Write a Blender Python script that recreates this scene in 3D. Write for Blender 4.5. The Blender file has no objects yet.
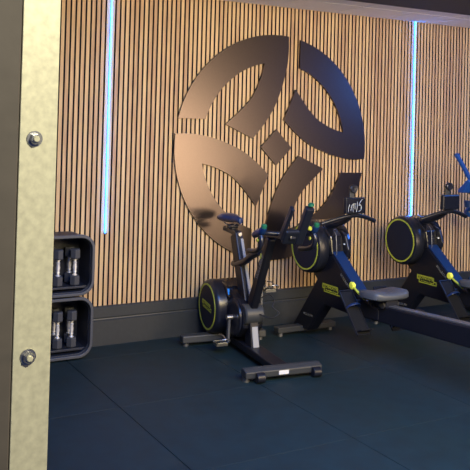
import bpy, bmesh, math, random
from mathutils import Vector, Matrix
random.seed(4)
C = bpy.context.scene.collection
V = Vector
# ---------------------------------------------------------------- camera
cam_d = bpy.data.cameras.new('camera'); cam = bpy.data.objects.new('camera', cam_d); C.objects.link(cam)
Rv = V((0.86908421, -0.49395205, 0.02653325)); Uv = V((-0.03146701, -0.00167509, 0.99950339)); Fv = V((0.4936623, 0.86948753, 0.01699899))
CAMP = V((0, -5.899, 1.7517))
cam.matrix_world = Matrix(((Rv.x, Uv.x, -Fv.x, CAMP.x), (Rv.y, Uv.y, -Fv.y, CAMP.y), (Rv.z, Uv.z, -Fv.z, CAMP.z), (0, 0, 0, 1)))
cam_d.sensor_width = 36; cam_d.lens = 799.256 / 470 * 36; cam_d.shift_y = -(235 - 108.2) / 470
cam_d.clip_start = .05
sc = bpy.context.scene; sc.camera = cam
# ---------------------------------------------------------------- world, lights, exposure
w = bpy.data.worlds.new('world'); sc.world = w; w.use_nodes = True
w.node_tree.nodes['Background'].inputs[0].default_value = (.10, .22, .75, 1)
w.node_tree.nodes['Background'].inputs[1].default_value = .16
sc.view_settings.view_transform = 'Standard'; sc.view_settings.look = 'None'
sc.view_settings.exposure = 0; sc.view_settings.gamma = 1

def area(name, loc, target, size, size_y, col, power, spread=180):
    d = bpy.data.lights.new(name, 'AREA'); d.shape = 'RECTANGLE'; d.size = size; d.size_y = size_y
    d.color = col; d.energy = power; d.spread = math.radians(spread)
    o = bpy.data.objects.new(name, d); C.objects.link(o); o.location = loc
    o.rotation_euler = (V(target) - V(loc)).to_track_quat('-Z', 'Y').to_euler(); return o
def spot(name, loc, target, col, power, ang=60, blend=.6, rad=.05):
    d = bpy.data.lights.new(name, 'SPOT'); d.color = col; d.energy = power; d.spot_size = math.radians(ang)
    d.spot_blend = blend; d.shadow_soft_size = rad
    o = bpy.data.objects.new(name, d); C.objects.link(o); o.location = loc
    o.rotation_euler = (V(target) - V(loc)).to_track_quat('-Z', 'Y').to_euler(); return o
area('warm_ceiling_panel', (2.7, -4.6, 2.66), (4.7, 0, .75), 3.0, 1.5, (1, .79, .40), 275, 125)
area('warm_emblem_fill', (5.6, -6.6, 1.2), (3.6, 0, 1.2), 1.4, 1.9, (1, .74, .46), 125)  # unseen fill added for the warm reflection on the emblem's left petals
area('small_emblem_fill', (6.95, -6.6, .75), (3.4, 0, 1.2), .4, .5, (1, .74, .46), 11)  # small added fill, placed to mirror a second warm glow in the emblem
area('blue_ceiling_light', (2.5, -3.0, 2.66), (3.4, -1.9, 0), 2.8, 1.4, (.03, .27, 1), 165, 150)
area('blue_side_light', (6.95, -2.0, 2.66), (5.2, -.9, .5), 1.0, 1.6, (.05, .24, 1), 72, 170)
spot('upright_fill_spot', (.55, -6.3, 2.55), (.25, -5.0, 1.55), (1, .92, .70), 118, 34)  # added spot, aimed only at the steel upright to brighten it

# ---------------------------------------------------------------- materials
MATS = {}
def mat(name, col, rough=.5, metal=0, noise=0, nscale=40, bump=0, emit=None, estr=0, coat=0, spec=None):
    m = bpy.data.materials.new(name); m.use_nodes = True; nt = m.node_tree; b = nt.nodes['Principled BSDF']
    b.inputs['Base Color'].default_value = (*col, 1); b.inputs['Roughness'].default_value = rough
    b.inputs['Metallic'].default_value = metal
    if spec is not None: b.inputs['Specular IOR Level'].default_value = spec
    if coat: b.inputs['Coat Weight'].default_value = coat; b.inputs['Coat Roughness'].default_value = .15
    if emit: b.inputs['Emission Color'].default_value = (*emit, 1); b.inputs['Emission Strength'].default_value = estr
    if noise or bump:
        tc = nt.nodes.new('ShaderNodeTexCoord'); nz = nt.nodes.new('ShaderNodeTexNoise')
        nz.inputs['Scale'].default_value = nscale; nz.inputs['Detail'].default_value = 6
        nt.links.new(tc.outputs['Object'], nz.inputs['Vector'])
        if noise:
            mr = nt.nodes.new('ShaderNodeMapRange'); mr.inputs['To Min'].default_value = 1 - noise; mr.inputs['To Max'].default_value = 1 + noise
            mr.inputs['From Min'].default_value = .3; mr.inputs['From Max'].default_value = .7
            vm = nt.nodes.new('ShaderNodeVectorMath'); vm.operation = 'SCALE'; vm.inputs[0].default_value = col
            nt.links.new(nz.outputs['Fac'], mr.inputs['Value']); nt.links.new(mr.outputs[0], vm.inputs['Scale'])
            nt.links.new(vm.outputs[0], b.inputs['Base Color'])
        if bump:
            bp = nt.nodes.new('ShaderNodeBump'); bp.inputs['Strength'].default_value = bump; bp.inputs['Distance'].default_value = .002
            nt.links.new(nz.outputs['Fac'], bp.inputs['Height']); nt.links.new(bp.outputs[0], b.inputs['Normal'])
    MATS[name] = m; return m
mat('rubber_floor', (.0033, .0165, .0225), .62, noise=.22, nscale=9, bump=.25, spec=.4)
mat('felt', (.006, .007, .012), .95, spec=.1)
mat('baseboard', (.027, .032, .037), .42, noise=.08)
mat('ceiling_tile', (.90, .87, .85), .9, noise=.04, nscale=60)
mat('ceiling_grid', (.22, .21, .22), .6)
mat('bulkhead', (.030, .026, .040), .8, noise=.1)
mat('black', (.005, .006, .011), .42, spec=.4, noise=.1, nscale=20)
mat('black_gloss', (.008, .009, .014), .16, coat=.4)
mat('black_satin', (.008, .010, .018), .32)
mat('black_frame', (.022, .024, .032), .42)
mat('rubber', (.012, .012, .014), .7)
mat('pedal_metal', (.25, .26, .27), .35, metal=1)
mat('grey_plastic', (.034, .038, .042), .4)
mat('grey_metal', (.22, .23, .25), .4, metal=.8)
mat('grey_plate', (.26, .27, .28), .5)
mat('steel', (.5, .5, .5), .36, metal=1)
mat('chrome', (.88, .89, .9), .42, metal=.7)
mat('yellow', (.40, .46, .05), .5)
mat('yellow_print', (.32, .36, .03), .6)
mat('yellow_bright', (.75, .80, .08), .45)
mat('white', (.62, .64, .66), .5)
mat('white_print', (.16, .17, .18), .6)
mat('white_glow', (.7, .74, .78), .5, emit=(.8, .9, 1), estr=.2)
mat('seat_grey', (.055, .064, .08), .45)
mat('hex_rubber', (.045, .05, .062), .5)
mat('rack_frame', (.060, .066, .080), .45)
mat('rack_body', (.010, .014, .026), .5)
mat('emblem_metal', (.135, .108, .098), .29, metal=1.0, noise=.04, nscale=120)
mat('upright_dark', (.105, .092, .078), .7, noise=.08, nscale=30, bump=.2)
mat('galvanised', (.72, .70, .50), .5, metal=.25, noise=.13, nscale=110, bump=.06)
mat('led', (.1, .3, .6), .4, emit=(.012, .20, 1.0), estr=34)
mat('led_channel', (.10, .11, .13), .4)
mat('green_plastic', (.008, .10, .05), .4)
mat('disc_navy', (.008, .011, .024), .6, spec=.25)
mat('blue_gloss', (.01, .06, .30), .35)
mat('blue_plastic', (.005, .022, .09), .36)
mat('matte_black', (.006, .007, .010), .7, spec=.2)
def slat_material():
    m = bpy.data.materials.new('oak_slats'); m.use_nodes = True; nt = m.node_tree; L = nt.links.new; b = nt.nodes['Principled BSDF']
    tc = nt.nodes.new('ShaderNodeTexCoord'); sp = nt.nodes.new('ShaderNodeSeparateXYZ'); L(tc.outputs['Object'], sp.inputs[0])
    a = nt.nodes.new('ShaderNodeMath'); a.operation = 'DIVIDE'; a.inputs[1].default_value = .04; L(sp.outputs['X'], a.inputs[0])
    s = nt.nodes.new('ShaderNodeMath'); s.operation = 'SUBTRACT'; s.inputs[1].default_value = 2.215 / .04 % 1; L(a.outputs[0], s.inputs[0])
    fl = nt.nodes.new('ShaderNodeMath'); fl.operation = 'FLOOR'; L(s.outputs[0], fl.inputs[0])
    wn = nt.nodes.new('ShaderNodeTexWhiteNoise'); wn.noise_dimensions = '1D'; L(fl.outputs[0], wn.inputs['W'])
    cb = nt.nodes.new('ShaderNodeCombineXYZ')
    k = nt.nodes.new('ShaderNodeMath'); k.operation = 'MULTIPLY'; k.inputs[1].default_value = 28; L(sp.outputs['X'], k.inputs[0]); L(k.outputs[0], cb.inputs[0])
    k2 = nt.nodes.new('ShaderNodeMath'); k2.operation = 'MULTIPLY'; k2.inputs[1].default_value = 2.2; L(sp.outputs['Z'], k2.inputs[0])
    k3 = nt.nodes.new('ShaderNodeMath'); k3.operation = 'MULTIPLY_ADD'; k3.inputs[1].default_value = 37; L(wn.outputs[0], k3.inputs[0]); L(k2.outputs[0], k3.inputs[2]); L(k3.outputs[0], cb.inputs[2])
    nz = nt.nodes.new('ShaderNodeTexNoise'); nz.inputs['Scale'].default_value = 1.6; nz.inputs['Detail'].default_value = 5; L(cb.outputs[0], nz.inputs['Vector'])
    r = nt.nodes.new('ShaderNodeValToRGB'); r.color_ramp.elements[0].color = (.40, .245, .135, 1); r.color_ramp.elements[0].position = .25
    r.color_ramp.elements[1].color = (.66, .48, .26, 1); r.color_ramp.elements[1].position = .8
    e = r.color_ramp.elements.new(.5); e.color = (.56, .385, .205, 1)
    mx = nt.nodes.new('ShaderNodeMath'); mx.operation = 'MULTIPLY_ADD'; mx.inputs[1].default_value = .35; L(wn.outputs[0], mx.inputs[0])
    k4 = nt.nodes.new('ShaderNodeMath'); k4.operation = 'MULTIPLY_ADD'; k4.inputs[1].default_value = .9; k4.inputs[2].default_value = -.12; L(nz.outputs['Fac'], k4.inputs[0])
    L(k4.outputs[0], mx.inputs[2]); L(mx.outputs[0], r.inputs[0]); L(r.outputs[0], b.inputs['Base Color']); b.inputs['Roughness'].default_value = .6
    MATS['oak'] = m
slat_material()

# ---------------------------------------------------------------- helpers
def finish(name, bm, m, parent=None, bevel=0, smooth=None, loc=None):
    bmesh.ops.recalc_face_normals(bm, faces=bm.faces)
    me = bpy.data.meshes.new(name); bm.to_mesh(me); bm.free()
    for mm in (m if isinstance(m, (list, tuple)) else [m]): me.materials.append(MATS[mm])
    o = bpy.data.objects.new(name, me); C.objects.link(o)
    if parent: o.parent = parent
    if loc: o.location = loc
    if bevel:
        b = o.modifiers.new('bevel', 'BEVEL'); b.width = bevel; b.segments = 2; b.limit_method = 'ANGLE'; b.angle_limit = math.radians(35)
    if smooth is not None:
        me.shade_smooth(); me.set_sharp_from_angle(angle=math.radians(smooth))
    return o
def add_box(bm, lo, hi, mi=0):
    vs = [bm.verts.new((x, y, z)) for x in (lo[0], hi[0]) for y in (lo[1], hi[1]) for z in (lo[2], hi[2])]
    for f in ((0, 1, 3, 2), (4, 6, 7, 5), (0, 4, 5, 1), (2, 3, 7, 6), (0, 2, 6, 4), (1, 5, 7, 3)):
        bm.faces.new([vs[i] for i in f]).material_index = mi
def box(name, lo, hi, m, parent=None, bevel=.004):
    bm = bmesh.new(); add_box(bm, lo, hi); return finish(name, bm, m, parent, bevel)
# machine space: u = along the wall, v = into the room, z = up
def P3(u, v, z): return V((u, -v, z))
def add_prism(bm, pts, u0, u1, taper=None):
    a = [bm.verts.new(P3(u0, v, z)) for v, z in pts]; pb = taper or pts
    b = [bm.verts.new(P3(u1, v, z)) for v, z in pb]; n = len(pts)
    bm.faces.new(a); bm.faces.new(b)
    for i in range(n): bm.faces.new([a[i], a[(i + 1) % n], b[(i + 1) % n], b[i]])
def prism(name, pts, u0, u1, m, parent=None, bevel=.006):
    bm = bmesh.new(); add_prism(bm, pts, u0, u1); return finish(name, bm, m, parent, bevel)
def add_cyl(bm, a, b, r0, r1=None, n=24, cap=True):
    a = V(a); b = V(b); r1 = r0 if r1 is None else r1; d = (b - a).normalized()
    x = d.orthogonal().normalized(); y = d.cross(x)
    A = [bm.verts.new(a + (x * math.cos(t) + y * math.sin(t)) * r0) for t in [2 * math.pi * i / n for i in range(n)]]
    B = [bm.verts.new(b + (x * math.cos(t) + y * math.sin(t)) * r1) for t in [2 * math.pi * i / n for i in range(n)]]
    for i in range(n): bm.faces.new([A[i], A[(i + 1) % n], B[(i + 1) % n], B[i]])
    if cap: bm.faces.new(A); bm.faces.new(B)
def cyl(name, a, b, r, m, parent=None, bevel=0, n=24, r1=None):
    bm = bmesh.new(); add_cyl(bm, a, b, r, r1, n); return finish(name, bm, m, parent, bevel, 40)
def add_lathe(bm, a, d, prof, n=48):
    """prof: (distance along d, radius)"""
    a = V(a); d = V(d).normalized(); x = d.orthogonal().normalized(); y = d.cross(x); rings = []
    for t, r in prof:
        if r < 1e-6: rings.append([bm.verts.new(a + d * t)])
        else: rings.append([bm.verts.new(a + d * t + (x * math.cos(q) + y * math.sin(q)) * r) for q in [2 * math.pi * i / n for i in range(n)]])
    for A, B in zip(rings, rings[1:]):
        for i in range(n):
            j = (i + 1) % n
            if len(A) == 1: bm.faces.new([A[0], B[i], B[j]])
            elif len(B) == 1: bm.faces.new([A[i], A[j], B[0]])
            else: bm.faces.new([A[i], A[j], B[j], B[i]])
def lathe(name, a, d, prof, m, parent=None, n=48, smooth=35):
    bm = bmesh.new(); add_lathe(bm, a, d, prof, n); return finish(name, bm, m, parent, 0, smooth)
def smooth_path(pts, k=6):
    pts = [V(p) for p in pts]; out = []
    for i in range(len(pts) - 1):
        p0 = pts[max(i - 1, 0)]; p1 = pts[i]; p2 = pts[i + 1]; p3 = pts[min(i + 2, len(pts) - 1)]
        for j in range(k):
            t = j / k
            out.append(.5 * ((2 * p1) + (-p0 + p2) * t + (2 * p0 - 5 * p1 + 4 * p2 - p3) * t * t + (-p0 + 3 * p1 - 3 * p2 + p3) * t ** 3))
    return out + [pts[-1]]
def add_tube(bm, pts, rad, n=12, flat=1.0, up=None):
    pts = [V(p) for p in pts]; m_ = len(pts); rings = []
    x = None
    for i, p in enumerate(pts):
        d = (pts[min(i + 1, m_ - 1)] - pts[max(i - 1, 0)]).normalized()
        if up is not None: x = d.cross(V(up)).normalized()
        elif x is None: x = d.orthogonal().normalized()
        else: x = (x - d * x.dot(d)).normalized()
        y = x.cross(d); r = rad(i / (m_ - 1)) if callable(rad) else rad
        rings.append([bm.verts.new(p + (x * math.cos(q) + y * math.sin(q) * flat) * r) for q in [2 * math.pi * k / n for k in range(n)]])
    for A, B in zip(rings, rings[1:]):
        for i in range(n): bm.faces.new([A[i], A[(i + 1) % n], B[(i + 1) % n], B[i]])
    bm.faces.new(rings[0]); bm.faces.new(rings[-1])
def tube(name, pts, rad, m, parent=None, k=6, n=12, flat=1.0, up=None):
    bm = bmesh.new(); add_tube(bm, smooth_path(pts, k) if k > 1 else pts, rad, n, flat, up); return finish(name, bm, m, parent, 0, 45)
def add_beam(bm, a, b, wu, wd, wu2=None, wd2=None):
    """rectangular section beam between two points; wu is the width along x, wd the other"""
    a = V(a); b = V(b); d = (b - a).normalized(); x = V((1, 0, 0)); x = (x - d * x.dot(d)).normalized(); y = d.cross(x)
    wu2 = wu2 or wu; wd2 = wd2 or wd
    A = [bm.verts.new(a + x * sx * wu / 2 + y * sy * wd / 2) for sx, sy in ((-1, -1), (1, -1), (1, 1), (-1, 1))]
    B = [bm.verts.new(b + x * sx * wu2 / 2 + y * sy * wd2 / 2) for sx, sy in ((-1, -1), (1, -1), (1, 1), (-1, 1))]
    bm.faces.new(A); bm.faces.new(B)
    for i in range(4): bm.faces.new([A[i], A[(i + 1) % 4], B[(i + 1) % 4], B[i]])
def beam(name, a, b, wu, wd, m, parent=None, bevel=.006, wu2=None, wd2=None):
    bm = bmesh.new(); add_beam(bm, a, b, wu, wd, wu2, wd2); return finish(name, bm, m, parent, bevel)
def text(name, s, size, M, m, parent=None, ext=.0008, bold=.0):
    cu = bpy.data.curves.new('tmp', 'FONT'); cu.body = s; cu.size = size; cu.extrude = ext; cu.offset = bold
    cu.align_x = 'CENTER'; cu.align_y = 'CENTER'; cu.resolution_u = 3
    o = bpy.data.objects.new('tmp', cu); C.objects.link(o); bpy.context.view_layer.update()
    me = bpy.data.meshes.new_from_object(o.evaluated_get(bpy.context.evaluated_depsgraph_get()))
    bpy.data.objects.remove(o); bpy.data.curves.remove(cu)
    me.name = name; me.transform(M); me.materials.clear(); me.materials.append(MATS[m])
    r = bpy.data.objects.new(name, me); C.objects.link(r); r.parent = parent; return r
def frame_left(u, v, z, rot=0):
    """matrix for lettering on a face that looks towards -x; reading direction runs into the room"""
    ex = V((0, -math.cos(rot), math.sin(rot))); ey = V((0, math.sin(rot), math.cos(rot))); ez = ex.cross(ey)
    p = P3(u, v, z)
    return Matrix(((ex.x, ey.x, ez.x, p.x), (ex.y, ey.y, ez.y, p.y), (ex.z, ey.z, ez.z, p.z), (0, 0, 0, 1)))
def thing(name, label, cat, loc=(0, 0, 0), rz=0, group=None):
    o = bpy.data.objects.new(name, None); C.objects.link(o); o.location = loc; o.rotation_euler = (0, 0, rz)
    o.empty_display_size = .1; tag(o, label, cat, group); return o
def tag(o, label, cat, group=None):
    o['label'] = label; o['category'] = cat
    if group: o['group'] = group
    return o
def struct(o): o['kind'] = 'structure'; return o
def dup(root, loc, label):
    r = root.copy(); C.objects.link(r); r.location = loc; r['label'] = label
    for ch in list(root.children):
        c = ch.copy(); C.objects.link(c); c.parent = r
        for g in list(ch.children):
            d = g.copy(); C.objects.link(d); d.parent = c
    return r

# ---------------------------------------------------------------- the room
X0, X1 = .4, 7.4; H = 2.774
bm = bmesh.new(); add_box(bm, (X0 - .4, -6.9, -.12), (X1, .12, -.012))
xs = [-.155 + i for i in range(0, 9)]; ys = [-.33 - i for i in range(-1, 8)]
for a, b in zip(xs, xs[1:]):
    for y1, y0 in zip(ys, ys[1:]):
        lo = (max(a, X0 - .4) + .002, max(y0, -6.9) + .0008, -.03); hi = (min(b, X1) - .002, min(y1, .12) - .0008, 0)
        if hi[0] > lo[0] and hi[1] > lo[1]: add_box(bm, lo, hi)
struct(finish('floor', bm, 'rubber_floor', None, .0012))
# slatted wall: black felt board with vertical oak slats
bm = bmesh.new(); add_box(bm, (X0 - .4, .009, 0), (X1, .12, 3.0), 0)
k = -45
while 2.215 + .04 * k < X1 - .05:
    x = 2.215 + .04 * k
    n0 = len(bm.faces); add_box(bm, (x + .0070, 0, .30), (x + .0330, .0095, H + .02), 0)
    bm.faces.ensure_lookup_table(); bm.faces[n0 + 2].material_index = 1; k += 1      # oak veneer on the face, dark edges
struct(finish('wall_back', bm, ['felt', 'oak'], None))
bm = bmesh.new()
prof = [(.0, .012), (.299, .012), (.299, -.022), (.292, -.028), (.215, -.028), (.205, -.022), (.198, -.024), (.19, -.036), (.0, -.036)]
A = [bm.verts.new((X0 - .4, y, z)) for z, y in prof]; B = [bm.verts.new((X1, y, z)) for z, y in prof]
bm.faces.new(A); bm.faces.new(B)
for i in range(len(prof)): bm.faces.new([A[i], A[(i + 1) % len(prof)], B[(i + 1) % len(prof)], B[i]])
struct(finish('baseboard_back', bm, 'baseboard'))
# ceiling: a strip of tiles in a grid along the wall, then a lower dark bulkhead
bm = bmesh.new(); add_box(bm, (X0 - .4, -1.15, H + .004), (X1, .12, H + .1), 1)
tx = [.13 + .6 * i for i in range(0, 13)]
for a, b in zip(tx, tx[1:]):
    for y0, y1 in ((-.455, .012), (-1.055, -.455)):
        lo = (max(a, X0 - .4) + .006, y0 + .006, H - .003); hi = (min(b, X1) - .006, y1 - .006, H + .02)
        if hi[0] > lo[0]: add_box(bm, lo, hi, 0)
struct(finish('ceiling', bm, ['ceiling_tile', 'ceiling_grid'], None, .001))
struct(box('trim_1', (X0 - .4, -6.9, 2.70), (X1, -1.02, 2.84), 'bulkhead', None, .003))

# ---------------------------------------------------------------- LED strips in the wall
def led(x, z0, label):
    t = thing('led_strip_light', label, 'light', (x, 0, z0), 0, 'vertical LED strips in the slatted wall')
    box('channel', (-.006, -.004, -.01), (.006, .009, H - z0 - .004), 'led_channel', t, 0)
    bm = bmesh.new(); add_cyl(bm, (0, -.010, 0), (0, -.010, H - z0 - .006), .0042, n=12)
    finish('diffuser', bm, 'led', t, 0, 50)
    box('end_cap', (-.0095, -.020, -.012), (.0095, .003, 0), 'led_channel', t, .001)
led(2.215, .865, 'vertical LED strip on the slats left of the round emblem, near the dumbbell rack')
led(5.335, .62, 'vertical LED strip on the slats right of the round emblem, above a yellow-ringed drum')

# ---------------------------------------------------------------- round emblem
EC = (3.758, 1.540); ER = .978
em = thing('wall_emblem', 'large round bronze emblem of four curved petals and a diamond on the slatted wall', 'wall emblem', (EC[0], -.004, EC[1]))
def arc(a0, a1, r, n=18): return [(r * math.cos(math.radians(a0 + (a1 - a0) * i / n)), r * math.sin(math.radians(a0 + (a1 - a0) * i / n))) for i in range(n + 1)]
def cr2(pts, k=6): return [(p.x, p.y) for p in smooth_path([V((a, b, 0)) for a, b in pts], k)]
outer = arc(166.4, 83.9, 1.0)
right = cr2([(.106, .994), (.108, .84), (.085, .68), (.035, .51), (-.035, .345), (-.13, .205), (-.245, .074)])
notch = [(-.52, .195)]
inner = cr2([(-.52, .195), (-.394, .300), (-.268, .428), (-.186, .588), (-.142, .738)])
innerarc = arc(101, 162, .752)
tipx = [(-.97, .235)]
loop = outer[:-1] + right + inner + innerarc[1:]
for kq in range(4):
    q = -math.pi / 2 * kq; c, s = round(math.cos(q)), round(math.sin(q)); bm = bmesh.new()
    pts = []
    for a, b in loop:
        p = ((a * c - b * s) * ER, (a * s + b * c) * ER)
        if not pts or math.hypot(p[0] - pts[-1][0], p[1] - pts[-1][1]) > 1e-4: pts.append(p)
    f = bm.faces.new([bm.verts.new((x, -.022, z)) for x, z in pts])
    r = bmesh.ops.extrude_face_region(bm, geom=[f]); bmesh.ops.translate(bm, vec=(0, .022, 0), verts=[g for g in r['geom'] if isinstance(g, bmesh.types.BMVert)])
    bmesh.ops.triangulate(bm, faces=[g for g in bm.faces if len(g.verts) > 4])
    finish('petal', bm, 'emblem_metal', em, 0)
bm = bmesh.new(); d_ = .160 * ER
f = bm.faces.new([bm.verts.new((x, -.022, z)) for x, z in ((.0, d_), (d_ * 1.02, -.004), (.006, -d_ * 1.02), (-d_, .0))])
r = bmesh.ops.extrude_face_region(bm, geom=[f]); bmesh.ops.translate(bm, vec=(0, .022, 0), verts=[g for g in r['geom'] if isinstance(g, bmesh.types.BMVert)])
finish('diamond', bm, 'emblem_metal', em, .001)

# ---------------------------------------------------------------- brand plate
def plate(u, v, z, w, parent, rot=0):
    """yellow lettering in a stepped outline, on a face that looks towards -x"""
    M = frame_left(u, v, z, rot); h = w * .19
    t = text('lettering', 'TECHNOGYM', w * .175, M @ Matrix.Translation((-w * .06, w * .062, .0006)), 'yellow_print', parent, .0006, w * .003)
    text('lettering', 'The Wellness Company', w * .088, M @ Matrix.Translation((w * .06, -w * .075, .0006)), 'yellow_print', t, .0006, w * .0015)
    loop_ = [(-.58, -.01), (-.58, .155), (.46, .155), (.46, -.01), (.62, -.01), (.62, -.15), (-.46, -.15), (-.46, -.01)]
    bm = bmesh.new(); e = .016 * w * 1.4
    for (a, b), (c, d) in zip(loop_, loop_[1:] + loop_[:1]):
        x0, x1 = sorted((a * w, c * w)); y0, y1 = sorted((b * w, d * w)); add_box(bm, (x0 - e, y0 - e, 0), (x1 + e, y1 + e, .001))
    bm.transform(M); finish('outline', bm, 'yellow_print', t, 0)

# ---------------------------------------------------------------- rowing machines
V0 = .36
def R(u, v, z): return P3(u, v - V0, z)
def rp(pts): return [(v - V0, z) for v, z in pts]
def make_rower(label):
    t = thing('rowing_machine', label, 'rowing machine', (3.88, -V0, 0), 0, 'rowing machines in front of the slatted wall')
    # front foot on the floor
    ft = box('front_foot', (-.29, -.035, .028), (.29, .045, .075), 'grey_plastic', t, .008)
    for s in (-1, 1): cyl('rubber_foot', (s * .25, 0, 0), (s * .25, 0, .03), .022, 'grey_metal', ft)
    # lambda-shaped body: raked leg and the wide diagonal that carries drum and rail
    body = prism('body', rp([(.24, .05), (.47, .05), (.685, .305), (1.06, .300), (1.35, .325), (1.35, .41), (1.10, .47), (.76, .74),
                              (.66, .86), (.45, .90), (.34, .80), (.36, .64), (.475, .585), (.575, .49)]), -.052, .052, 'black', t, .012)
    prism('edge_trim', rp([(1.10, .476), (.765, .742), (.775, .752), (1.115, .484)]), -.05, .05, 'blue_plastic', t, .003)
    text('lettering', 'SKILLROW', .030, frame_left(-.0545, .95 - V0, .545, -.67), 'white_print', t, .0005)
    text('lettering', 'SKILLROW', .028, frame_left(-.0545, .47 - V0, .18, 0), 'white_print', t, .0005)
    plate(-.0545, .775 - V0, .445, .19, t, .0)
    # drum: two discs with a slotted column between them
    for s in (-1, 1):
        a = R(s * .06, .535, .755); dpos = .055 if s < 0 else .075
        dr = lathe('drum', a, (s, 0, 0), [(-.02, 0), (-.02, .20), (0, .212), (dpos * .7 + .02, .212), (dpos + .028, .205), (dpos + .036, .192), (dpos + .036, 0)], 'black_gloss' if s > 0 else 'black_satin', t, 56)
        bm = bmesh.new()
        add_lathe(bm, R(s * (.06 + dpos + .034), .535, .755), (s, 0, 0), [(0, .186), (.004, .186), (.004, .174), (0, .174), (0, .186)], 64)
        finish('ring', bm, 'yellow', dr, 0, 30)
        lathe('disc_face', R(s * (.06 + dpos + .030), .535, .755), (s, 0, 0), [(0, .172), (.008, .170), (.010, .12), (.011, 0)], 'disc_navy', dr, 48)
    # hood and slot recess of the column
    prism('column_cover', rp([(.50, .965), (.62, .955), (.76, .865), (.79, .72), (.74, .70), (.60, .80), (.45, .90)]), -.062, .062, 'black_gloss', t, .012)
    prism('slot_panel', rp([(.72, .90), (.79, .87), (.835, .76), (.80, .69), (.745, .72)]), .062, .085, 'black_satin', t, .006)
    tube('slot_edge', [R(-.035, .775, .90), R(-.035, .80, .87), R(-.035, .812, .74), R(-.02, .80, .715), R(.035, .81, .70), R(.05, .845, .70)], .0035, 'grey_metal', t, 3, 8)
    box('indicator_light', (.040, -.795 + V0 - .012, .80), (.052, -.795 + V0 + .0, .806), 'white_glow', t, 0)
    # console arm, curved handle rest and console
    bm = bmesh.new(); add_tube(bm, smooth_path([R(0, .60, .91), R(0, .70, .945), R(0, .85, .995), R(0, .935, 1.045)]), lambda q: .034 - .013 * q, 12)
    finish('console_arm', bm, 'black_satin', t, 0, 45)
    bm = bmesh.new(); add_tube(bm, smooth_path([R(-.255, .90, .985), R(-.18, .92, 1.008), R(-.07, .94, 1.037), R(0, .945, 1.045), R(.08, .94, 1.044), R(.18, .92, 1.020), R(.265, .90, .990)]), .014, 12, 1.3)
    finish('handle_rest', bm, 'black_satin', t, 0, 45)
    cs = box('console', (-.085, -.985 + V0, 1.065), (.100, -.945 + V0, 1.190), 'black_satin', t, .010)
    box('screen', (-.077, -.989 + V0, 1.073), (.092, -.9845 + V0, 1.182), 'black_gloss', cs, .002)
    beam('console_neck', R(0, .945, 1.045), R(0, .955, 1.09), .04, .03, 'black_satin', t, .004)
    beam('holder_post', R(-.02, .965, 1.185), R(-.02, .965, 1.25), .042, .014, 'grey_plastic', t, .003)
    lathe('clip_knob', R(-.012, .958, 1.258), (0, -1, 0), [(0, 0), (0, .030), (.012, .034), (.026, .034), (.032, .028), (.032, .012), (.028, 0)], 'black_satin', t, 28)
    # rail
    rail = prism('rail', rp([(1.02, .305), (1.02, .405), (1.45, .445), (2.62, .512), (2.70, .50), (2.70, .40), (2.60, .372)]), -.045, .045, 'black', t, .008)
    prism('rail_track', rp([(1.30, .436), (1.30, .446), (2.60, .525), (2.60, .512)]), -.032, .032, 'grey_metal', rail, .002)
    beam('rear_leg', R(0, 2.55, .40), R(0, 2.66, .06), .07, .07, 'black', t)
    rf = box('rear_foot', (-.27, -2.70 + V0, .028), (.27, -2.62 + V0, .075), 'grey_plastic', t, .008)
    for s in (-1, 1): cyl('rubber_foot', (s * .23, -2.66 + V0, 0), (s * .23, -2.66 + V0, .03), .022, 'grey_metal', rf)
    # sliding seat
    bm = bmesh.new(); n = 20; sh = []
    for i in range(n):
        a = 2 * math.pi * i / n; ca, sa = math.cos(a), math.sin(a)
        sh.append((math.copysign(abs(ca) ** .45, ca) * .165, math.copysign(abs(sa) ** .45, sa) * .125))
    rings = []
    for zz, sc_ in ((0, .90), (.012, 1.0), (.030, 1.0), (.042, .95), (.046, .80), (.040, .35)):
        rings.append([bm.verts.new(R(x * sc_, 1.345 + y * sc_, .490 + zz + .02 * abs(x / .165) ** 2 * (zz > .02) + .05 * y)) for x, y in sh])
    for A_, B_ in zip(rings, rings[1:]):
        for i in range(n): bm.faces.new([A_[i], A_[(i + 1) % n], B_[(i + 1) % n], B_[i]])
    bm.faces.new(rings[0]); bm.faces.new(rings[-1])
    st = finish('seat', bm, 'seat_grey', t, 0, 50)
    box('seat_carriage', (-.055, -1.44 + V0, .435), (.055, -1.26 + V0, .495), 'black_satin', st, .006)
    for s in (-1, 1):
        for vv in (1.28, 1.41): cyl('roller', R(s * .05, vv, .455), R(s * .072, vv, .455), .022, 'rubber', st)
    # foot plates either side of the diagonal, with straps and a hanging frame
    for s in (-1, 1):
        u = s * .165; a = R(u, 1.10, .50); b = R(u, 1.32, .24); d = (b - a).normalized()
        fp = beam('foot_plate', a, b, .105, .018, 'matte_black', t, .006, wu2=.115)
        bm = bmesh.new(); fr = [a + V((-.058, 0, .01)), a + V((-.058, 0, .01)) + d * .355, a + V((.058, 0, .01)) + d * .355, a + V((.058, 0, .01))]
        for p_, q_ in zip(fr, fr[1:] + fr[:1]): add_tube(bm, [p_, q_], .007, 8)
        finish('plate_frame', bm, 'black', fp, 0, 45)
        nrm = V((0, -d.z, d.y)); nrm = nrm if nrm.y < 0 else -nrm
        m_ = a + d * .13
        tube('strap', [m_ + V((-.056, 0, 0)), m_ + V((-.04, 0, 0)) + nrm * .05, m_ + nrm * .065, m_ + V((.04, 0, 0)) + nrm * .05, m_ + V((.056, 0, 0))], .012, 'blue_plastic', fp, flat=.3)
        beam('heel_cup', b - d * .02 + nrm * .005, b - d * .005 + nrm * .06, .10, .012, 'matte_black', fp, .004)
    cyl('plate_axle', R(-.17, 1.13, .43), R(.17, 1.13, .43), .014, 'black_frame', t)
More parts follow.
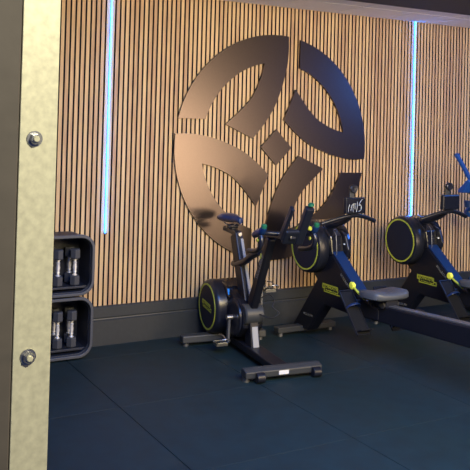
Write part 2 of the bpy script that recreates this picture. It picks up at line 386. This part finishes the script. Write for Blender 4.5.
    kb = lathe('adjuster_knob', R(-.052, 1.07, .535), (-1, 0, 0), [(0, 0), (0, .014), (.012, .016), (.014, .027), (.030, .029), (.037, .022), (.038, 0)], 'yellow_bright', t, 24)
    tube('lever', [R(-.075, 1.08, .53), R(-.078, 1.15, .495), R(-.078, 1.22, .465)], .009, 'yellow', kb)
    # handle resting in front of the column with its cord
    return t
rower = make_rower('black rowing machine nearest the exercise bike, white squiggles on its small screen')
# painted reflections: faintly glowing white strokes, near console screen only
rower2 = dup(rower, (4.885, -V0 - .0, 0), 'rowing machine under the right LED strip, farther right of the two rowers')
g_ = None
for ch in rower.children:
    if ch.name.startswith('console') and len(ch.children): g_ = ch
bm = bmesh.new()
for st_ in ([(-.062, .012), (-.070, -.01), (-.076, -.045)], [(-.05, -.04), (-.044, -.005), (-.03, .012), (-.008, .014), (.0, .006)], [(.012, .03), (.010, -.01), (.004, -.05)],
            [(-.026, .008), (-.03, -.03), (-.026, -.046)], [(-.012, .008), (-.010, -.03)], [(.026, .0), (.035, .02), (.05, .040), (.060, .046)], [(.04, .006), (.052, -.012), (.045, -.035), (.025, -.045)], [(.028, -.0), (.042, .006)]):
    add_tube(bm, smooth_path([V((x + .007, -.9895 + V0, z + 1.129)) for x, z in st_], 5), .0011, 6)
finish('screen_reflection', bm, 'white_glow', g_, 0, 60)

# ---------------------------------------------------------------- exercise bike
bk = thing('exercise_bike', 'black exercise bike with a saddle and yellow-ringed drum, left of both rowing machines', 'exercise bike',
           (3.05 + .12 * .55, -1.28 + .993 * .55, 0), math.atan2(-.12, .993))
BV = .55
def Q(u, v, z): return P3(u, v + BV, z)
def qp(pts): return [(v + BV, z) for v, z in pts]
# front foot with transport wheels, levelling feet and a small plate
ff = prism('front_foot', [(-.05 + BV, .028), (.04 + BV, .028), (.045 + BV, .075), (.0 + BV, .09), (-.045 + BV, .085)], -.29, .29, 'grey_plastic', bk, .008)
for s in (-1, 1): cyl('levelling_foot', Q(s * .265, -.01, 0), Q(s * .265, -.01, .032), .024, 'grey_metal', ff)
for u in (-.19, .235):
    cyl('transport_wheel', Q(u - .03, .055, .038), Q(u + .03, .055, .038), .034, 'black_satin', ff, .004)
box('plate', (-.045, -(.0445 + BV), .040), (.03, -(.040 + BV), .068), 'white', ff, .001)
rf = prism('rear_foot', [(-.99 + BV, .028), (-.90 + BV, .028), (-.905 + BV, .082), (-.985 + BV, .082)], -.41, .30, 'grey_plastic', bk, .008)
for u in (-.37, .26): cyl('levelling_foot', Q(u, -.945, 0), Q(u, -.945, .032), .024, 'grey_metal', rf)
beam('base_beam', Q(0, -.90, .068), Q(0, -.03, .062), .12, .06, 'black', bk, .008, wd2=.05)
# drum at the rear
DC = (-.98, .285)
dr = lathe('drum', Q(.10, *DC), (-1, 0, 0), [(0, 0), (0, .19), (.02, .207), (.25, .212), (.275, .205), (.288, .19), (.288, 0)], 'black_satin', bk, 56)
bm = bmesh.new(); add_lathe(bm, Q(-.186, *DC), (-1, 0, 0), [(0, .181), (.005, .181), (.005, .168), (0, .168), (0, .181)], 64)
finish('ring', bm, 'yellow', dr, 0, 30)
lathe('disc_face', Q(-.184, *DC), (-1, 0, 0), [(0, .167), (.006, .165), (.007, .1), (.008, 0)], 'disc_navy', dr, 48)
plate(-.1925, DC[0] + BV + .0, DC[1] + .008, .165, dr, -.10)
prism('drum_cover', qp([(-1.02, .50), (-.80, .475), (-.76, .40), (-.80, .33), (-1.02, .33)]), -.10, .10, 'black_gloss', bk, .02)
# fairing between the drum and the crank hub
bm = bmesh.new()
side = qp([(-1.0, .47), (-.80, .455), (-.62, .415), (-.50, .34), (-.50, .22), (-.60, .13), (-.80, .085), (-1.0, .085)])
inn = qp([(-1.0, .44), (-.80, .43), (-.62, .39), (-.52, .33), (-.52, .24), (-.60, .16), (-.80, .11), (-1.0, .11)])
add_prism(bm, side, -.085, .085); finish('fairing', bm, 'black', bk, .02)
lathe('chain_guard', Q(-.085, -.66, .27), (-1, 0, 0), [(0, .14), (.012, .135), (.018, .11), (.012, .09), (.018, .06), (.02, 0)], 'black_satin', bk, 40)
lathe('crank_hub', Q(.075, -.535, .315), (-1, 0, 0), [(0, 0), (0, .07), (.01, .078), (.14, .078), (.15, .07), (.15, 0)], 'grey_plastic', bk, 36)
# upright tubes
stb = beam('seat_tube', Q(0, -.62, .30), Q(0, -.875, .87), .06, .12, 'black', bk, .012)
beam('seat_tube_scale', Q(.012, -.572, .40), Q(.012, -.786, .84), .022, .016, 'grey_plate', stb, .002)
hd = beam('head_tube', Q(0, -.555, .32), Q(0, -.225, .935), .062, .095, 'black', bk, .014, wd2=.065)
text('lettering', 'SKILLBIKE', .05, frame_left(-.032, -.345 + BV, .70, 1.07), 'white_print', hd, .0005)
beam('height_marker', Q(-.031, -.335, .765), Q(-.031, -.322, .80), .008, .02, 'yellow', hd, .002)
ds = beam('down_strut', Q(0, -.545, .30), Q(0, -.50, .07), .075, .12, 'black', bk, .01)
beam('strut_plate', Q(0, -.478, .235), Q(0, -.438, .085), .048, .014, 'grey_plate', ds, .003)
tube('top_tube', [Q(-.0, -.90, .63), Q(-.01, -.76, .655), Q(-.02, -.62, .70), Q(-.02, -.50, .76), Q(-.01, -.40, .80)], .027, 'black_satin', bk)
# crank with pedal
cr = cyl('crank_axle', Q(-.15, -.66, .27), Q(.15, -.66, .27), .02, 'steel', bk)
for s, dv, dz in ((-1, .0, -.19), (1, .0, .19)):
    ca = beam('crank_arm', Q(s * .13, -.66, .27), Q(s * .135, -.66 + dv, .27 + dz), .018, .032, 'grey_metal', cr, .004)
    pc = Q(s * .195, -.66 + dv, .27 + dz)
    bm = bmesh.new(); add_box(bm, pc + V((-.048, -.012, -.01)), pc + V((.048, .012, .01)))
    for yy in (-.035, .035): add_box(bm, pc + V((-.046, yy - .008, -.014)), pc + V((.046, yy + .008, .014)))
    for xx in (-.044, .044): add_box(bm, pc + V((xx - .005, -.035, -.012)), pc + V((xx + .005, .035, .012)))
    finish('pedal', bm, 'pedal_metal', cr, .003)
    bm = bmesh.new()
    add_tube(bm, smooth_path([pc + V((-.045, -.04, .01)), pc + V((-.043, -.085, .04)), pc + V((0, -.105, .055)), pc + V((.043, -.085, .04)), pc + V((.045, -.04, .01))]), .005, 8)
    add_tube(bm, smooth_path([pc + V((0, -.105, .055)), pc + V((0, -.05, .07)), pc + V((0, .03, .06))]), .005, 8)
    finish('toe_clip', bm, 'steel', cr, 0, 50)
# saddle, post head and slider
sd_pts = [(-1.115, .055, .972), (-1.09, .080, .976), (-1.04, .086, .980), (-.98, .072, .982), (-.92, .046, .984), (-.86, .029, .985), (-.80, .024, .984), (-.785, .014, .980)]
bm = bmesh.new(); rings = []; n = 16
for v, hw, zc in sd_pts:
    th = .034 * (.55 + .45 * min(hw / .07, 1))
    rings.append([bm.verts.new(Q(hw * math.cos(a), v, zc + th * (math.sin(a) if math.sin(a) > 0 else 1.1 * math.sin(a)))) for a in [2 * math.pi * i / n for i in range(n)]])
for A_, B_ in zip(rings, rings[1:]):
    for i in range(n): bm.faces.new([A_[i], A_[(i + 1) % n], B_[(i + 1) % n], B_[i]])
bm.faces.new(rings[0]); bm.faces.new(rings[-1])
sd = finish('saddle', bm, 'blue_plastic', bk, 0, 60)
bm = bmesh.new()
for s in (-1, 1): add_tube(bm, smooth_path([Q(s * .035, -1.06, .955), Q(s * .03, -1.02, .928), Q(s * .024, -.90, .926), Q(s * .012, -.82, .968)]), .0045, 8)
finish('saddle_rails', bm, 'steel', sd, 0, 50)
cyl('saddle_clamp', Q(-.04, -.945, .918), Q(.04, -.945, .918), .020, 'black_satin', bk)
sl = prism('saddle_slider', qp([(-1.09, .868), (-.83, .858), (-.815, .875), (-.83, .895), (-1.08, .905)]), -.028, .028, 'black_satin', bk, .006)
lathe('slider_knob', Q(.0, -.815, .875), (0, -1, 0), [(0, .018), (.02, .020), (.028, .014), (.028, 0)], 'steel', sl, 20)
beam('saddle_pillar', Q(0, -.945, .895), Q(0, -.945, .915), .03, .03, 'black_satin', bk, .003)
# handlebar: slider, cross bar, hoods, drops
prism('handlebar_slider', qp([(-.33, .925), (.02, .955), (.03, .985), (-.33, .96)]), -.03, .03, 'black_satin', bk, .008)
hb = tube('handlebar', [Q(-.20, .01, 1.00), Q(-.17, -.07, .995), Q(-.10, -.09, .985), Q(0, -.07, .980), Q(.10, -.09, .985), Q(.17, -.07, .995), Q(.20, .01, 1.00)], .017, 'black_satin', bk)
for s in (-1, 1):
    tube('hood', [Q(s * .2, -.08, .975), Q(s * .2, -.02, 1.00), Q(s * .2, .04, 1.015), Q(s * .2, .075, 1.05)], lambda q: .021 + .006 * math.sin(q * 3.14), 'blue_plastic', hb)
    tube('drop_bar', [Q(s * .2, .03, 1.0), Q(s * .205, .05, .95), Q(s * .205, .02, .90), Q(s * .2, -.06, .87), Q(s * .2, -.17, .855)], .0175, 'black_satin', hb)
    lathe('shift_button', Q(s * .2, .072, 1.045), (0, -.25, 1), [(0, .020), (.020, .020), (.026, .013), (.026, 0)], 'green_plastic', hb, 20)
    lathe('side_button', Q(s * .2 - .018, .02, .955), (-1, 0, 0), [(0, .013), (.008, .012), (.009, 0)], 'yellow_print', hb, 16)
# tablet holder leaning towards the rider, with raised side rails
th_ = beam('tablet_holder', Q(.03, .02, .93), Q(.03, .09, 1.025), .15, .035, 'black_satin', bk, .012)
for uu, wu in ((-.045, .026), (.085, .062)): beam('side_rail', Q(uu, .02, .925 if uu > 0 else .96), Q(uu, .185, 1.190), wu, .05, 'black_satin', th_, .011)
beam('holder_stem', Q(.0, -.02, .96), Q(.02, .08, .98), .05, .04, 'black_satin', bk, .008)
lathe('holder_button', Q(.145, .07, 1.03), (.2, -1, .3), [(0, .016), (.012, .015), (.013, 0)], 'yellow_print', th_, 16)
lathe('top_clip', Q(.09, .19, 1.20), (0, -.2, 1), [(0, .022), (.016, .020), (.020, .012), (.020, 0)], 'green_plastic', th_, 18)
# cable loops at the head tube
tube('cable', [Q(.02, -.50, .42), Q(.10, -.46, .47), Q(.12, -.40, .44), Q(.09, -.36, .40), Q(.13, -.33, .36), Q(.08, -.36, .32), Q(.03, -.45, .33)], .0045, 'rubber', bk)

# ---------------------------------------------------------------- dumbbell rack
RX1, RX0 = 2.03, 1.13; RY = -.315; D0 = .025
rk = thing('dumbbell_rack', 'dark two-tier dumbbell rack with rounded openings, at the left beside the steel upright', 'dumbbell rack', ((RX0 + RX1) / 2, -.18, 0))
def rrect(x0, x1, z0, z1, r, n=7):
    o = []
    for cx, cz, a0 in ((x1 - r, z1 - r, 0), (x0 + r, z1 - r, 90), (x0 + r, z0 + r, 180), (x1 - r, z0 + r, 270)):
        o += [(cx + r * math.cos(math.radians(a0 + 90 * i / n)), cz + r * math.sin(math.radians(a0 + 90 * i / n))) for i in range(n + 1)]
    return o
ox = (RX0 + RX1) / 2
def shell(name, x0, x1, z0, z1, r, t, yf, yb, m, parent):
    """open-fronted rounded box: ring lip, inner walls, back panel"""
    bm = bmesh.new(); O = rrect(x0 - ox, x1 - ox, z0, z1, r); I = rrect(x0 + t - ox, x1 - t - ox, z0 + t, z1 - t, max(r - t, .01)); n = len(O)
    yf += .18; yb += .18
    of = [bm.verts.new((x, yf, z)) for x, z in O]; ob = [bm.verts.new((x, yb, z)) for x, z in O]
    jf = [bm.verts.new((x, yf, z)) for x, z in I]; jb = [bm.verts.new((x, yb - .015, z)) for x, z in I]
    for i in range(n):
        j = (i + 1) % n
        bm.faces.new([of[i], of[j], jf[j], jf[i]]); bm.faces.new([of[i], ob[i], ob[j], of[j]]); bm.faces.new([jf[i], jf[j], jb[j], jb[i]])
    bm.faces.new(ob); bm.faces.new(jb); return finish(name, bm, m, parent, .003, 40)
for z0, z1 in ((.012, .452), (.462, .902)):
    s_ = shell('cabinet', RX0 + .01, RX1 - .01, z0 + .01, z1 - .01, .10, .018, RY + .03, -D0, 'rack_body', rk)
    bm = bmesh.new(); O = rrect(RX0 - ox, RX1 - ox, z0, z1, .105); I = rrect(RX0 + .022 - ox, RX1 - .022 - ox, z0 + .022, z1 - .022, .085); n = len(O)
    L_ = [[bm.verts.new((x, y + .18, z)) for x, z in S] for S in (O, I) for y in (RY, RY + .04)]
    for i in range(n):
        j = (i + 1) % n
        for A_, B_ in ((L_[0], L_[1]), (L_[1], L_[3]), (L_[3], L_[2]), (L_[2], L_[0])): bm.faces.new([A_[i], A_[j], B_[j], B_[i]])
    finish('front_frame', bm, 'rack_frame', rk, .004, 40)
    # lower ledge and slotted upper rest that hold the dumbbells
    box('ledge', (RX0 + .04 - ox, RY + .05 + .18, z0 + .045), (RX1 - .04 - ox, -D0 + .155, z0 + .062), 'rack_body', rk, .003)
box('plinth', (RX0 + .12 - ox, RY + .05 + .18, 0), (RX1 - .12 - ox, -D0 + .17, .02), 'rack_body', rk, .002)
def make_dumbbell(label, loc, h=.265):
    t = thing('dumbbell', label, 'dumbbell', loc, .25, 'hex dumbbells in the rack')
    for z0, z1 in ((0, .072), (h - .072, h)):
        bm = bmesh.new(); hx = [(.039 * math.cos(math.radians(60 * i)), .039 * math.sin(math.radians(60 * i))) for i in range(6)]
        r4 = []
        for z, s in ((z0, .86), (z0 + .008, 1), (z1 - .008, 1), (z1, .86)): r4.append([bm.verts.new((x * s, y * s, z)) for x, y in hx])
        for A_, B_ in zip(r4, r4[1:]):
            for i in range(6): bm.faces.new([A_[i], A_[(i + 1) % 6], B_[(i + 1) % 6], B_[i]])
        bm.faces.new(r4[0]); bm.faces.new(r4[-1]); finish('head', bm, 'hex_rubber', t, .002)
    lathe('handle', (0, 0, .07), (0, 0, 1), [(0, .018), (.008, .018), (.010, .011), (.022, .011), (.026, .015), (.040, .0125), (.062, .0165), (.085, .0125), (.098, .015), (.102, .011), (.113, .011), (.117, .018), (.125, .018)], 'chrome', t, 20)
    return t
zt, zb = .525, .0745
db = make_dumbbell('hex dumbbell with a chrome handle standing rightmost in the top tier, in front', (1.912, -.215, zt))
dbs = [((1.785, -.215, zt), 'hex dumbbell with a chrome handle in the top tier, in front, beside the steel upright'),
       ((1.905, -.107, zt), 'hex dumbbell in the back row of the top tier, behind the rightmost one'),
       ((1.765, -.107, zt), 'hex dumbbell in the back row of the top tier, beside the steel upright'),
       ((1.900, -.215, zb), 'hex dumbbell with a chrome handle standing rightmost in the bottom tier, in front'),
       ((1.795, -.215, zb), 'hex dumbbell with a chrome handle in the bottom tier, in front, beside the steel upright'),
       ((1.915, -.107, zb), 'hex dumbbell in the back row of the bottom tier, behind the rightmost one'),
       ((1.800, -.107, zb), 'hex dumbbell in the back row of the bottom tier, beside the steel upright')]
for loc, lab in dbs: dup(db, loc, lab)

# ---------------------------------------------------------------- machine at the right edge of the frame
tm = thing('stepper_machine', 'blue angled handle and tilted console of a machine cut off by the right edge', 'exercise machine', (6.0, -.62, 0))
box('base', (-.22, -.35, .0), (.32, .45, .10), 'black', tm, .02)
beam('mast', (.05, .20, .08), (-.14, .02, 1.16), .10, .12, 'black', tm, .02, wu2=.07, wd2=.08)
for yy in (0,):
    a = V((-.685, yy, 1.500)); b = V((-.535, yy, 1.305)); c = V((-.42, yy, 1.13))
    hdl = tube('handle', [a, b, c, V((-.35, .2, .95)), V((-.12, .20, .90))], .021, 'blue_gloss', tm)
    lathe('grip_cap', a, a - b, [(-.01, .024), (.012, .024), (.018, .018), (.018, 0)], 'blue_gloss', hdl, 18)
cn = prism('console', [(-.02, 1.165), (-.02, 1.19), (.10, 1.30), (.12, 1.275), (.05, 1.165)], -.655, -.30, 'blue_gloss', tm, .012)
beam('console_neck', (-.50, .02, 1.18), (-.16, .02, 1.06), .05, .07, 'black_satin', tm, .01)
lathe('cup_holder', (-.53, .0, 1.03), (0, 0, 1), [(0, 0), (0, .038), (.055, .045), (.06, .04), (.06, 0)], 'blue_plastic', tm, 24)
# ---------------------------------------------------------------- steel upright near the camera
up = thing('steel_upright', 'galvanised steel strip with two bolts on a dark upright, close at the left edge', 'upright', (.255, -5.0, 0))
box('post', (-.175, -.0005, 0), (-.0222, .10, 2.69), 'upright_dark', up, .002)
fl_ = box('galvanised_strip', (-.0213, 0, 0), (.0215, .004, 2.69), 'galvanised', up, .0008)
box('shadow_gap', (-.0222, .004, 0), (-.0170, .09, 2.69), 'felt', up, 0)  # near-black filler painting the shadow gap between post and strip
for z in (1.7265, 1.481, 2.0, 1.18, .6, 2.3):
    bx_, bz = -.0045, z
    bo = lathe('bolt', (bx_, 0, bz), (0, -1, 0), [(0, .0088), (.0010, .0092), (.0018, .0088), (.0018, 0)], 'steel', up, 32)
    bm = bmesh.new(); ph = .3 + z * 3
    rings = []
    for y, r in ((-.0018, .0068), (-.0066, .0068), (-.0078, .0060)):
        rings.append([bm.verts.new((bx_ + r * math.cos(ph + i * math.pi / 3), y, bz + r * math.sin(ph + i * math.pi / 3))) for i in range(6)])
    for A_, B_ in zip(rings, rings[1:]):
        for i in range(6): bm.faces.new([A_[i], A_[(i + 1) % 6], B_[(i + 1) % 6], B_[i]])
    bm.faces.new(rings[0]); bm.faces.new(rings[-1]); finish('nut', bm, 'steel', bo, .0004)
    lathe('stud', (bx_, -.007, bz), (0, -1, 0), [(0, .0036), (.0028, .0036), (.0034, .0028), (.0034, 0)], 'galvanised', bo, 20)
